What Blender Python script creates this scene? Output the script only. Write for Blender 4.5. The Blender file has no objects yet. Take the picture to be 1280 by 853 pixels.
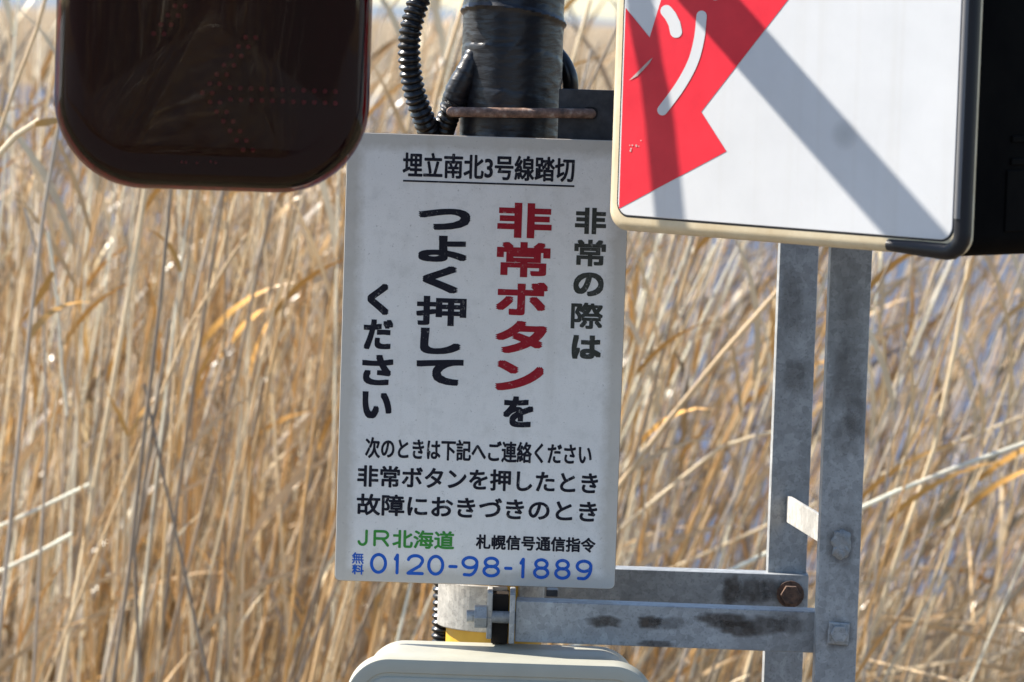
import bpy, bmesh, math, random
from mathutils import Vector, Matrix, noise
R = math.radians
SC = bpy.context.scene
COL = SC.collection
random.seed(11)

# ------------------------------------------------------------------ camera
F_MM, ROLL, PITCH, EYE = 140.0, R(1.85), R(4.73), 1.6
FPX = F_MM / 36.0 * 1280.0
cam_d = bpy.data.cameras.new('camera')
cam_d.lens = F_MM; cam_d.sensor_width = 36.0; cam_d.clip_start = 0.05; cam_d.clip_end = 3000
cam_d.dof.use_dof = True; cam_d.dof.focus_distance = 4.01; cam_d.dof.aperture_fstop = 9.8
cam_d.dof.aperture_blades = 7
cam = bpy.data.objects.new('camera', cam_d); COL.objects.link(cam)
CROT = Matrix.Rotation(math.pi/2 - PITCH, 3, 'X') @ Matrix.Rotation(ROLL, 3, 'Z')
cam.matrix_world = Matrix.Translation((0, 0, EYE)) @ CROT.to_4x4()
SC.camera = cam
EYEV = Vector((0, 0, EYE))

# ------------------------------------------------------------------ light
SUN_E, SUN_A = R(41), R(-19)          # from the left, somewhat behind the signs
SUN = Vector((-math.cos(SUN_E)*math.cos(SUN_A), -math.cos(SUN_E)*math.sin(SUN_A), math.sin(SUN_E)))
w = bpy.data.worlds.new('World'); SC.world = w; w.use_nodes = True
nt = w.node_tree; nt.nodes.clear()
sky = nt.nodes.new('ShaderNodeTexSky'); sky.sky_type = 'NISHITA'; sky.sun_disc = False
sky.sun_elevation = SUN_E; sky.sun_rotation = math.atan2(SUN.x, SUN.y)
sky.air_density = 1.0; sky.dust_density = 0.4; sky.ozone_density = 2.5
bg = nt.nodes.new('ShaderNodeBackground'); bg.inputs[1].default_value = 0.098
wo = nt.nodes.new('ShaderNodeOutputWorld')
nt.links.new(sky.outputs[0], bg.inputs[0]); nt.links.new(bg.outputs[0], wo.inputs[0])
sl = bpy.data.lights.new('sun', 'SUN'); sl.energy = 5.0; sl.angle = R(0.53); sl.color = (1.0, 0.93, 0.83)
so = bpy.data.objects.new('sun', sl); COL.objects.link(so)
so.rotation_euler = SUN.to_track_quat('Z', 'Y').to_euler(); so.location = (-6, 0, 8)
SC.view_settings.view_transform = 'Standard'; SC.view_settings.look = 'None'
SC.view_settings.exposure = 1.28; SC.view_settings.gamma = 1.0
SC.cycles.max_bounces = 8; SC.cycles.transparent_max_bounces = 12
SC.cycles.use_denoising = True

# ------------------------------------------------------------------ helpers
def ray(px, py):
    return CROT @ Vector(((px-640.0)/FPX, (426.5-py)/FPX, -1.0))
def at(px, py, Y):
    d = ray(px, py); return EYEV + d * (Y / d.y)

def mat(name, base=(.5,.5,.5), rough=.5, metal=0.0, spec=.5, coat=0.0):
    m = bpy.data.materials.new(name); m.use_nodes = True
    b = m.node_tree.nodes['Principled BSDF']
    b.inputs['Base Color'].default_value = (*base, 1); b.inputs['Roughness'].default_value = rough
    b.inputs['Metallic'].default_value = metal; b.inputs['Specular IOR Level'].default_value = spec
    b.inputs['Coat Weight'].default_value = coat
    return m
def nd(m, t, **k):
    n = m.node_tree.nodes.new(t)
    for a, v in k.items(): setattr(n, a, v)
    return n
def lk(m, a, b): m.node_tree.links.new(a, b)
def bsdf(m): return m.node_tree.nodes['Principled BSDF']
def noise_tex(m, scale, detail=4, rough=.6, stretch=(1,1,1), dist=0.0):
    tc = nd(m, 'ShaderNodeTexCoord'); mp = nd(m, 'ShaderNodeMapping'); mp.inputs['Scale'].default_value = stretch
    n = nd(m, 'ShaderNodeTexNoise'); n.inputs['Scale'].default_value = scale; n.inputs['Detail'].default_value = detail
    n.inputs['Roughness'].default_value = rough; n.inputs['Distortion'].default_value = dist
    lk(m, tc.outputs['Object'], mp.inputs[0]); lk(m, mp.outputs[0], n.inputs['Vector'])
    return n
def ramp(m, src, stops):
    r = nd(m, 'ShaderNodeValToRGB'); e = r.color_ramp.elements
    while len(e) < len(stops): e.new(.5)
    for i, (p, c) in enumerate(stops):
        e[i].position = p; e[i].color = (*c, 1) if len(c) == 3 else c
    lk(m, src, r.inputs[0]); return r
def mixc(m, fac, a, b, mode='MIX'):
    x = nd(m, 'ShaderNodeMix', data_type='RGBA', blend_type=mode)
    for sock, v in ((x.inputs[0], fac), (x.inputs[6], a), (x.inputs[7], b)):
        if isinstance(v, (int, float)): sock.default_value = v
        elif isinstance(v, tuple): sock.default_value = (*v, 1)
        else: lk(m, v, sock)
    return x.outputs[2]
def bump(m, src, strength, dist=.001):
    b = nd(m, 'ShaderNodeBump'); b.inputs['Strength'].default_value = strength; b.inputs['Distance'].default_value = dist
    lk(m, src, b.inputs['Height']); lk(m, b.outputs[0], bsdf(m).inputs['Normal']); return b
G = lambda v: (v, v, v)

def tag(o, label=None, cat=None, group=None, kind=None):
    for k, v in (('label', label), ('category', cat), ('group', group), ('kind', kind)):
        if v: o[k] = v
    return o
def empty(name, loc, label=None, cat=None, group=None):
    o = bpy.data.objects.new(name, None); COL.objects.link(o); o.location = loc
    o.empty_display_size = .05
    return tag(o, label, cat, group)

class MB:
    """collects geometry in world coordinates and links it as ONE mesh object"""
    def __init__(s): s.v = []; s.f = []; s.sm = []
    def add(s, v, f, smooth=False):
        n = len(s.v); s.v += [tuple(p) for p in v]; s.f += [tuple(i+n for i in q) for q in f]; s.sm += [smooth]*len(f)
        return s
    def box(s, c, sx, sy, sz, M=None):
        M = M or Matrix.Identity(3); c = Vector(c)
        v = [c + M @ Vector((x*sx/2, y*sy/2, z*sz/2)) for x in (-1,1) for y in (-1,1) for z in (-1,1)]
        return s.add(v, [(0,1,3,2),(4,6,7,5),(0,4,5,1),(2,3,7,6),(0,2,6,4),(1,5,7,3)])
    def prism(s, prof, p0, p1, X, Y):
        """2-D profile (list of (a,b)) along X,Y axes swept from p0 to p1"""
        p0, p1 = Vector(p0), Vector(p1); n = len(prof)
        v = [p0 + X*a + Y*b for a, b in prof] + [p1 + X*a + Y*b for a, b in prof]
        f = [(i, (i+1) % n, n+(i+1) % n, n+i) for i in range(n)] + [tuple(range(n-1,-1,-1)), tuple(range(n, 2*n))]
        return s.add(v, f)
    def tube(s, pts, rad, sides=12, smooth=True, cap=True):
        pts = [Vector(p) for p in pts]; n = len(pts)
        rad = rad if hasattr(rad, '__len__') else [rad]*n
        t0 = (pts[1]-pts[0]).normalized()
        up = Vector((0,0,1)) if abs(t0.z) < .9 else Vector((1,0,0))
        a = t0.cross(up).normalized(); v = []; f = []
        for i in range(n):
            t = (pts[min(i+1,n-1)] - pts[max(i-1,0)]).normalized()
            a = (a - t*a.dot(t)).normalized(); b = t.cross(a)
            for k in range(sides):
                q = 2*math.pi*k/sides
                v.append(pts[i] + (a*math.cos(q) + b*math.sin(q))*rad[i])
        for i in range(n-1):
            for k in range(sides):
                k2 = (k+1) % sides
                f.append((i*sides+k, i*sides+k2, (i+1)*sides+k2, (i+1)*sides+k))
        s.add(v, f, smooth)
        if cap:
            m = len(s.v) - n*sides
            s.f += [tuple(m+k for k in range(sides-1,-1,-1)), tuple(m+(n-1)*sides+k for k in range(sides))]; s.sm += [False]*2
        return s
    def loft(s, w, h, r, prof, M, o, n=8, smooth=True, power=None):
        """rounded rectangle rings; prof = [(inset, y)] front first or back first; M,o: local(x,y,z)->world"""
        rings = []
        for inset, y in prof:
            rings.append([o + M @ Vector((a, y, b)) for a, b in rr(w-2*inset, h-2*inset, max(r-inset, .0006), n)])
        k = len(rings[0]); v = [p for q in rings for p in q]; f = []
        for i in range(len(rings)-1):
            for j in range(k):
                j2 = (j+1) % k; f.append((i*k+j, i*k+j2, (i+1)*k+j2, (i+1)*k+j))
        s.add(v, f, smooth); m = len(s.v) - len(v)
        s.f += [tuple(m+j for j in range(k-1,-1,-1)), tuple(m+(len(rings)-1)*k+j for j in range(k))]; s.sm += [False]*2
        return s
    def build(s, name, m, parent=None, bevel=0, recalc=True):
        org = parent.matrix_world.translation if parent and parent.parent is None else Vector((0,0,0))
        base = Vector((0,0,0))
        q = parent
        while q: base = base + Vector(q.location); q = q.parent
        me = bpy.data.meshes.new(name)
        me.from_pydata([Vector(p)-base for p in s.v], [], s.f)
        me.polygons.foreach_set('use_smooth', s.sm)
        if recalc:
            bm = bmesh.new(); bm.from_mesh(me); bmesh.ops.recalc_face_normals(bm, faces=bm.faces); bm.to_mesh(me); bm.free()
        me.materials.append(m); me.update()
        if any(s.sm): me.set_sharp_from_angle(angle=R(31.5))
        o = bpy.data.objects.new(name, me); COL.objects.link(o)
        if parent: o.parent = parent
        if bevel:
            b = o.modifiers.new('edge', 'BEVEL'); b.width = bevel; b.segments = 2; b.limit_method = 'ANGLE'; b.angle_limit = R(50)
        return o
def rr(w, h, r, n=8):
    p = []
    for cx, cz, a0 in ((w/2-r, h/2-r, 0), (-w/2+r, h/2-r, 90), (-w/2+r, -h/2+r, 180), (w/2-r, -h/2+r, 270)):
        for i in range(n+1):
            a = R(a0 + 90*i/n); p.append((cx + r*math.cos(a), cz + r*math.sin(a)))
    return p
def catmull(pts, step):
    pts = [Vector(p) for p in pts]; P = [2*pts[0]-pts[1]] + pts + [2*pts[-1]-pts[-2]]; out = []
    for i in range(1, len(P)-2):
        a, b, c, d = P[i-1:i+3]; n = max(2, int((c-b).length/step))
        for k in range(n):
            t = k/n
            out.append(.5*((2*b) + (c-a)*t + (2*a-5*b+4*c-d)*t*t + (3*b-a-3*c+d)*t**3))
    out.append(pts[-1]); return out
def hex_pts(r): return [(r*math.cos(R(60*i)), r*math.sin(R(60*i))) for i in range(6)]
I3 = Matrix.Identity(3)

# ------------------------------------------------------------------ materials
def steel(name, base=(.285,.298,.305), stain=.5, stretch=(1,1,.22)):
    m = mat(name, base, .5, .15)
    n1 = noise_tex(m, 30, 5, .65, stretch); n2 = noise_tex(m, 420, 2, .5); n3 = noise_tex(m, 17, 6, .72, dist=.6); n4 = nd(m, 'ShaderNodeTexVoronoi')
    tcv = nd(m, 'ShaderNodeTexCoord'); lk(m, tcv.outputs['Object'], n4.inputs['Vector']); n4.inputs['Scale'].default_value = 160
    c = ramp(m, n3.outputs[0], [(.32, tuple(x*.78 for x in base)), (.68, tuple(x*1.25 for x in base))]).outputs[0]
    st = ramp(m, n1.outputs[0], [(.50, G(0)), (.72, G(stain))])
    c = mixc(m, st.outputs[0], c, tuple(x*.42 for x in base))
    sg = ramp(m, n4.outputs['Color'], [(.2, G(.86)), (.8, G(1.12))]); c = mixc(m, 1.0, c, sg.outputs[0], 'MULTIPLY')
    sp = ramp(m, n2.outputs[0], [(.56, G(0)), (.72, G(.5))])
    c = mixc(m, sp.outputs[0], c, tuple(x*.45 for x in base))
    lk(m, c, bsdf(m).inputs['Base Color'])
    rg = ramp(m, n3.outputs[0], [(.3, G(.42)), (.7, G(.62))]); lk(m, rg.outputs[0], bsdf(m).inputs['Roughness'])
    bump(m, n2.outputs[0], .2, .0005)
    return m
M_STEEL = steel('galvanised_steel')
M_STEELB = steel('galvanised_steel_bright', (.37,.36,.335), .3)
M_STEELH = steel('galvanised_bar_steel', (.285,.298,.305), .5, (.22,.22,1))
M_STAIN = mat('dark_water_stain', (.10,.10,.095), .7)
M_RUST = mat('rusty_steel', (.2,.11,.07), .75)
n = noise_tex(M_RUST, 130, 5); r_ = ramp(M_RUST, n.outputs[0], [(.35,(.10,.06,.045)),(.55,(.24,.14,.10)),(.7,(.38,.30,.25))])
lk(M_RUST, r_.outputs[0], bsdf(M_RUST).inputs['Base Color']); bump(M_RUST, n.outputs[0], .5, .001)
M_RUSTD = mat('dark_rusty_bolt', (.09,.055,.04), .85)
n = noise_tex(M_RUSTD, 160, 5); r_ = ramp(M_RUSTD, n.outputs[0], [(.35,(.045,.03,.024)),(.65,(.15,.085,.055))]); lk(M_RUSTD, r_.outputs[0], bsdf(M_RUSTD).inputs['Base Color']); bump(M_RUSTD, n.outputs[0], .6, .001)
M_DARKSTEEL = mat('dark_painted_steel', (.035,.037,.045), .45)
n = noise_tex(M_DARKSTEEL, 60, 5); r_ = ramp(M_DARKSTEEL, n.outputs[0], [(.4,(.022,.024,.030)),(.7,(.06,.062,.07))]); lk(M_DARKSTEEL, r_.outputs[0], bsdf(M_DARKSTEEL).inputs['Base Color'])

M_BOARD = mat('weathered_white_enamel', (.56,.56,.54), .42)
n1 = noise_tex(M_BOARD, 6, 5, .6); n2 = noise_tex(M_BOARD, 380, 2); n3 = noise_tex(M_BOARD, 55, 6, .7)
c = ramp(M_BOARD, n1.outputs[0], [(.3,(.695,.675,.64)),(.7,(.795,.775,.735))]).outputs[0]
c = mixc(M_BOARD, ramp(M_BOARD, n3.outputs[0], [(.5,G(0)),(.8,G(.4))]).outputs[0], c, (.42,.41,.37))
c = mixc(M_BOARD, ramp(M_BOARD, n2.outputs[0], [(.68,G(0)),(.76,G(.5))]).outputs[0], c, (.25,.23,.20))
tcb = nd(M_BOARD, 'ShaderNodeTexCoord'); sxb = nd(M_BOARD, 'ShaderNodeSeparateXYZ'); lk(M_BOARD, tcb.outputs['Object'], sxb.inputs[0])
def mth(m, op, a, b_=None):
    x = nd(m, 'ShaderNodeMath', operation=op)
    for k, v_ in enumerate((a, b_)):
        if v_ is None: continue
        if isinstance(v_, (int, float)): x.inputs[k].default_value = v_
        else: lk(m, v_, x.inputs[k])
    return x.outputs[0]
ex_ = mth(M_BOARD, 'SUBTRACT', .142, mth(M_BOARD, 'ABSOLUTE', sxb.outputs[0]))
ez_ = mth(M_BOARD, 'SUBTRACT', .2266, mth(M_BOARD, 'ABSOLUTE', mth(M_BOARD, 'SUBTRACT', sxb.outputs[2], .2266)))
ed_ = mth(M_BOARD, 'MINIMUM', ex_, ez_)
n5 = noise_tex(M_BOARD, 38, 6, .75)
ed_ = mth(M_BOARD, 'SUBTRACT', ed_, mth(M_BOARD, 'MULTIPLY', n5.outputs[0], .020))
c = mixc(M_BOARD, ramp(M_BOARD, mth(M_BOARD, 'MULTIPLY', ed_, 40.0), [(0,G(.55)),(.45,G(0))]).outputs[0], c, (.36,.32,.25))
n6 = noise_tex(M_BOARD, 46, 3, .5, (1,1,.035)); n7 = noise_tex(M_BOARD, 5, 2)
c = mixc(M_BOARD, mth(M_BOARD, 'MULTIPLY', ramp(M_BOARD, n6.outputs[0], [(.56,G(0)),(.72,G(.32))]).outputs[0], ramp(M_BOARD, n7.outputs[0], [(.45,G(0)),(.6,G(1))]).outputs[0]), c, (.42,.38,.31))
n8 = noise_tex(M_BOARD, 900, 1); c = mixc(M_BOARD, ramp(M_BOARD, n8.outputs[0], [(.60,G(0)),(.75,G(.35))]).outputs[0], c, (.40,.38,.34))
lk(M_BOARD, c, bsdf(M_BOARD).inputs['Base Color']); bump(M_BOARD, n3.outputs[0], .08, .0006)
M_EDGE = mat('worn_sign_edge', (.16,.11,.08), .8)
def ink(name, c, fade=.25):
    m = mat(name, c, .5, spec=.2); nn = noise_tex(m, 40, 5, .7)
    f = ramp(m, nn.outputs[0], [(.45,G(0)),(.75,G(fade))]).outputs[0]
    n9 = noise_tex(m, 260, 4, .7); n10 = noise_tex(m, 12, 2)
    f2 = mixc(m, 1.0, ramp(m, n9.outputs[0], [(.60,G(0)),(.68,G(.55))]).outputs[0], ramp(m, n10.outputs[0], [(.42,G(.15)),(.62,G(1))]).outputs[0], 'MULTIPLY')
    cc = mixc(m, f, c, tuple(x*.8+.05 for x in c)); lk(m, mixc(m, f2, cc, (.42,.41,.38)), bsdf(m).inputs['Base Color']); return m
M_INK = ink('black_ink', (.006,.006,.014), .12); M_INKF = ink('faded_black_ink', (.035,.037,.03), .7)
M_INKR = ink('red_ink', (.30,.006,.016), .15); M_INKG = ink('green_ink', (.045,.25,.04)); M_INKB = ink('blue_ink', (.012,.10,.46))

M_WHITE = mat('white_sign_film', (.66,.67,.68), .38)
n1 = noise_tex(M_WHITE, 14, 5); n2 = noise_tex(M_WHITE, 240, 2)
c = ramp(M_WHITE, n1.outputs[0], [(.3,(.50,.51,.52)),(.7,(.55,.56,.57))]).outputs[0]
n4 = noise_tex(M_WHITE, 40, 3, .5, (1,1,.03)); c = mixc(M_WHITE, ramp(M_WHITE, n4.outputs[0], [(.58,G(0)),(.75,G(.22))]).outputs[0], c, (.42,.40,.36))
lk(M_WHITE, mixc(M_WHITE, ramp(M_WHITE, n2.outputs[0], [(.66,G(0)),(.74,G(.25))]).outputs[0], c, (.5,.48,.44)), bsdf(M_WHITE).inputs['Base Color'])
M_RED = mat('red_sign_film', (.62,.018,.035), .4, spec=.25)
n1 = noise_tex(M_RED, 30, 5); lk(M_RED, ramp(M_RED, n1.outputs[0], [(.3,(.56,.015,.032)),(.7,(.66,.022,.04))]).outputs[0], bsdf(M_RED).inputs['Base Color'])
M_CREAM = mat('yellowed_plastic_rim', (.56,.47,.31), .42)
n1 = noise_tex(M_CREAM, 24, 6, .7); lk(M_CREAM, ramp(M_CREAM, n1.outputs[0], [(.3,(.48,.38,.23)),(.7,(.62,.54,.38))]).outputs[0], bsdf(M_CREAM).inputs['Base Color'])
M_SMUDGE = mat('grey_smudge', (.36,.37,.37), .5)
_tb = nd(M_SMUDGE, 'ShaderNodeBsdfTransparent'); _mx = nd(M_SMUDGE, 'ShaderNodeMixShader'); _at = nd(M_SMUDGE, 'ShaderNodeAttribute', attribute_name='soft')
lk(M_SMUDGE, _at.outputs['Fac'], _mx.inputs[0]); lk(M_SMUDGE, _tb.outputs[0], _mx.inputs[1]); lk(M_SMUDGE, bsdf(M_SMUDGE).outputs[0], _mx.inputs[2])
lk(M_SMUDGE, _mx.outputs[0], M_SMUDGE.node_tree.nodes['Material Output'].inputs[0])
M_BLACK = mat('black_plastic', (.003,.003,.0035), .6, spec=.02)
M_BLACKG = mat('black_seal_and_shade', (.007,.0075,.011), .4, spec=.3)
n1 = noise_tex(M_BLACK, 18, 5); lk(M_BLACK, ramp(M_BLACK, n1.outputs[0], [(.4,(.002,.002,.0024)),(.7,(.0045,.0042,.004))]).outputs[0], bsdf(M_BLACK).inputs['Base Color'])
M_BOX = mat('beige_painted_metal', (.48,.48,.42), .4)
n1 = noise_tex(M_BOX, 20, 5); n2 = noise_tex(M_BOX, 300, 2)
c = ramp(M_BOX, n1.outputs[0], [(.3,(.36,.35,.285)),(.7,(.41,.40,.325))]).outputs[0]
lk(M_BOX, mixc(M_BOX, ramp(M_BOX, n2.outputs[0], [(.66,G(0)),(.74,G(.4))]).outputs[0], c, (.35,.32,.25)), bsdf(M_BOX).inputs['Base Color'])
M_HOSE = mat('black_corrugated_plastic', (.007,.007,.008), .32)
M_TAPE = mat('black_vinyl_tape', (.012,.013,.017), .36, spec=.5)
n1 = noise_tex(M_TAPE, 34, 5, .6, (1,1,5.0), .6); n2 = noise_tex(M_TAPE, 16, 3, .5, (1,1,3.2), 1.4); bump(M_TAPE, mixc(M_TAPE, .35, n1.outputs[0], n2.outputs[0]), .30, .004)
M_POLE = mat('yellow_pole_paint', (.62,.36,.03), .45)
tc = nd(M_POLE, 'ShaderNodeTexCoord'); sx = nd(M_POLE, 'ShaderNodeSeparateXYZ'); lk(M_POLE, tc.outputs['Object'], sx.inputs[0])
md = nd(M_POLE, 'ShaderNodeMath', operation='PINGPONG'); lk(M_POLE, sx.outputs[2], md.inputs[0]); md.inputs[1].default_value = .6
st = ramp(M_POLE, md.outputs[0], [(.449,G(1)),(.451,G(0))]); n1 = noise_tex(M_POLE, 25, 5)
cy = ramp(M_POLE, n1.outputs[0], [(.3,(.50,.27,.02)),(.7,(.66,.40,.04))]).outputs[0]
lk(M_POLE, mixc(M_POLE, st.outputs[0], (.015,.015,.016), cy), bsdf(M_POLE).inputs['Base Color'])

# tinted, see-through red plastic: clear dark red with a mirror-like skin
M_LENS = bpy.data.materials.new('dark_red_lens'); M_LENS.use_nodes = True
q = M_LENS.node_tree; q.nodes.clear()
tr = q.nodes.new('ShaderNodeBsdfTransparent'); tr.inputs[0].default_value = (.36,.13,.16,1)
gl = q.nodes.new('ShaderNodeBsdfGlossy'); gl.inputs['Roughness'].default_value = .03
fr = q.nodes.new('ShaderNodeFresnel'); fr.inputs[0].default_value = 1.37
ms = q.nodes.new('ShaderNodeMixShader'); mo = q.nodes.new('ShaderNodeOutputMaterial')
q.links.new(fr.outputs[0], ms.inputs[0]); q.links.new(tr.outputs[0], ms.inputs[1]); q.links.new(gl.outputs[0], ms.inputs[2]); q.links.new(ms.outputs[0], mo.inputs[0])
M_INNER = mat('dark_red_inner_board', (.05,.011,.015), .6)
M_LED = mat('unlit_led_cap', (.60,.38,.40), .4)

# ------------------------------------------------------------------ setting
def grid(name, xs, ys, zf, m):
    v = [(x, y, zf(x, y)) for y in ys for x in xs]; nx = len(xs)
    f = [(j*nx+i, j*nx+i+1, (j+1)*nx+i+1, (j+1)*nx+i) for j in range(len(ys)-1) for i in range(nx-1)]
    b = MB(); b.add(v, f, True); return b.build(name, m)
def sstep(a, b, x):
    t = min(1, max(0, (x-a)/(b-a))); return t*t*(3-2*t)
def ground_z(x, y):
    d = -.75*sstep(11.0, 14.0, y)*(1-sstep(84, 92, y)) if abs(y) < 200 else 0
    e = noise.noise(Vector((x*.6, y*.6, 3)))*.04 if abs(x) < 30 and -10 < y < 14 else 0
    return d + e
M_GROUND = mat('dry_litter_soil', (.2,.14,.08), .95)
n1 = noise_tex(M_GROUND, 3, 8, .7); n2 = noise_tex(M_GROUND, 40, 6, .7)
c = ramp(M_GROUND, n1.outputs[0], [(.3,(.13,.09,.055)),(.5,(.24,.17,.095)),(.7,(.30,.23,.14))]).outputs[0]
c = mixc(M_GROUND, ramp(M_GROUND, n2.outputs[0], [(.4,G(0)),(.7,G(.6))]).outputs[0], c, (.36,.28,.17))
lk(M_GROUND, c, bsdf(M_GROUND).inputs['Base Color']); bump(M_GROUND, n2.outputs[0], .8, .05)
xs = [-900,-400,-150,-60,-30] + [x*.75-12 for x in range(33)] + [30,60,150,400,900]
ys = [-900,-300,-80,-70,-65,-60,-55,-50,-46,-30] + [y*.8-10 for y in range(31)] + [20,40,70,82,84,86,88,90,92,110,160,300,600,1500]
g = grid('ground', sorted(set(xs)), sorted(set(ys)), ground_z, M_GROUND); tag(g, kind='structure')
M_ROAD = mat('worn_asphalt', (.13,.125,.118), .85)
n1 = noise_tex(M_ROAD, 60, 6, .7); lk(M_ROAD, ramp(M_ROAD, n1.outputs[0], [(.35,(.11,.105,.10)),(.7,(.16,.152,.14))]).outputs[0], bsdf(M_ROAD).inputs['Base Color'])
b = MB(); b.add([(-60,-44,.06),(60,-44,.06),(60,-4.4,.06),(-60,-4.4,.06),(-60,-1.6,.06),(60,-1.6,.06),(60,3.0,.06),(-60,3.0,.06),(-.3,-4.4,.06),(-.3,-1.6,.06)], [(0,1,2,8,3),(4,9,5,6,7),(8,2,5,9)]); tag(b.build('road', M_ROAD), kind='structure')  # unseen asphalt, spread wide behind the camera to keep the lens reflection dark
M_DARKBANK = mat('added_bank_ground', (.075,.068,.06), .95)
n1 = noise_tex(M_DARKBANK, 9, 6, .8); lk(M_DARKBANK, ramp(M_DARKBANK, n1.outputs[0], [(.35,(.045,.042,.04)),(.7,(.11,.10,.085))]).outputs[0], bsdf(M_DARKBANK).inputs['Base Color'])
tag(grid('added_dark_bank', [x*10-200 for x in range(41)], [-90,-76,-72,-66,-60,-54,-48,-46], lambda x, y: -.3+9.3*sstep(-46,-74,y)*(1-sstep(-76,-92,y)), M_DARKBANK), kind='structure')  # unseen bank added behind the camera to darken the lens reflection
M_WATER = mat('still_water', (.06,.065,.10), .4, spec=.18)
n1 = noise_tex(M_WATER, 2.2, 4, .6, (1,.5,1)); bump(M_WATER, n1.outputs[0], .8, .35)
b = MB(); b.add([(-300,11.6,-.38),(300,11.6,-.38),(300,91,-.38),(-300,91,-.38)], [(0,1,2,3)])
tag(b.build('water', M_WATER), kind='structure')
M_HILL = mat('far_hillside', (.17,.20,.24), 1)
n1 = noise_tex(M_HILL, .02, 6, .7); lk(M_HILL, ramp(M_HILL, n1.outputs[0], [(.35,(.10,.13,.17)),(.65,(.16,.19,.22))]).outputs[0], bsdf(M_HILL).inputs['Base Color'])
hx = [i*25-700 for i in range(57)]
def hz(x, y):
    k = sstep(500, 800, y)*(1-sstep(1000, 1300, y))
    return k*(1.0 + 3.0*(noise.noise(Vector((x*.012, 0, 7)))+.35) + 5*sstep(-20,-140,x)) - .5
hl = grid('hills', hx, [500,600,700,800,900,1000,1150,1300], hz, M_HILL); tag(hl, kind='structure')

# ------------------------------------------------------------------ crossing pole
POLE_Y = 4.075
pc = at(640, 80, POLE_Y); PX = pc.x
pole = empty('crossing_pole', (PX, POLE_Y, 0), 'round crossing pole wrapped in black tape above and yellow paint below the notice board', 'pole')
PR = .0495
b = MB(); b.tube([(PX,POLE_Y,-.02),(PX,POLE_Y,2.7)], PR, 48); b.build('post', M_POLE, pole)
b = MB(); b.tube([(PX,POLE_Y,2.70),(PX,POLE_Y,2.715),(PX,POLE_Y,2.735)], [PR+.004,PR+.003,.02], 40); b.build('cap', M_DARKSTEEL, pole)
z0, z1 = at(640, 330, POLE_Y).z, at(640, -160, POLE_Y).z
NZ, NA = 220, 110; v = []; f = []
seam = at(640, 23, POLE_Y).z
for i in range(NZ+1):
    z = z0 + (z1-z0)*i/NZ
    for k in range(NA):
        a = 2*math.pi*k/NA
        zz = z + .012*math.sin(a*1.0+.5)
        lap = ((zz*1000+9) % 46)/46.0
        r = PR + .0016 + .0007*lap
        cr = noise.noise(Vector((math.cos(a)*2.2, math.sin(a)*2.2, z*95+math.sin(a*2)*2)))
        r += .0014*max(0, cr)**1.3 + .0005*noise.noise(Vector((math.cos(a)*5, math.sin(a)*5, z*260)))
        r += .0028*math.exp(-((zz-seam)/.0022)**2)
        v.append((PX+r*math.cos(a), POLE_Y+r*math.sin(a), z))
for i in range(NZ):
    for k in range(NA):
        k2 = (k+1) % NA; f.append((i*NA+k, i*NA+k2, (i+1)*NA+k2, (i+1)*NA+k))
b = MB(); b.add(v, f, True); b.build('tape_wrap', M_TAPE, pole)

# horizontal arm that carries the arrow indicator (above the picture), thrown as a shadow on the white sign
ARM_Z = 1.93
arm = empty('horizontal_pipe', (PX, POLE_Y, ARM_Z), 'horizontal grey pipe arm clamped to the pole above the arrow indicator', 'pipe arm')
rootp = Vector((-.287, 4.075, ARM_Z)) + Vector((.2195, 0, 0)); tip = Vector((-.262, 3.58, ARM_Z))
b = MB(); b.tube([rootp, tip], .024, 24); b.build('pipe', M_STEEL, arm)
b = MB(); b.tube([(PX,POLE_Y,ARM_Z-.035),(PX,POLE_Y,ARM_Z+.035)], PR+.008, 40); b.build('clamp', M_STEEL, arm)

# ------------------------------------------------------------------ arrow indicator (dark red lens)
YI = 3.50
sI = YI/FPX
IW, IH = 397*sI, 470*sI
ic = at(264, 240-235, YI)
ind = empty('arrow_indicator', (ic.x, YI, ic.z-IH/2), 'dark red glossy train direction indicator with unlit arrow dots hanging left of the notice board', 'signal')
b = MB()
prof = [(.004,.100),(.0,.094),(.0,.045)]
b.loft(IW-.006, IH-.006, .080, prof + [(.006,.040)], I3, ic, 14); b.build('housing', M_BLACK, ind)
b = MB(); prof = [(0,.043)]
for i in range(9):
    t = R(90*i/8); prof.append((.034*(1-math.cos(t)) if i else 0, .034*(1-math.sin(t)) ))
b.loft(IW, IH, .080, prof, I3, ic, 16); n0 = 4*17; last = b.f.pop(); b.sm.pop()
k0 = len(b.v)-n0; edge = [Vector(p) for p in b.v[k0:]]; prev = k0
for i in range(1, 15):
    t = 1-i/14.0; st = len(b.v)
    if t < .02:
        b.v.append(tuple(ic + Vector((0,-.0045,0)))); b.f += [(prev+j, prev+(j+1)%n0, st) for j in range(n0)]; b.sm += [True]*n0; break
    b.v += [tuple(Vector((ic.x+(p.x-ic.x)*t, ic.y-.0045*(1-t*t), ic.z+(p.z-ic.z)*t))) for p in edge]
    b.f += [(prev+j, prev+(j+1)%n0, st+(j+1)%n0, st+j) for j in range(n0)]; b.sm += [True]*n0; prev = st
b.build('lens', M_LENS, ind)
b = MB(); b.loft(IW-.016, IH-.016, .074, [(0,.0395),(0,.036),(.03,.0225),(.045,.0215)], I3, ic, 12); b.build('inner_board', M_INNER, ind)
def zi(x, y): return at(40+x/2.909, y/2.909, YI+.02)
dots = []
for i in range(7):
    x, y = 620+26.3*i, 338-33.6*i
    dots += [(x, y), (x+36, y+1)]
for i in range(6):
    x, y = 648+24*i, 372+34.6*i
    dots += [(x, y), (x+36, y+1)]
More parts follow.
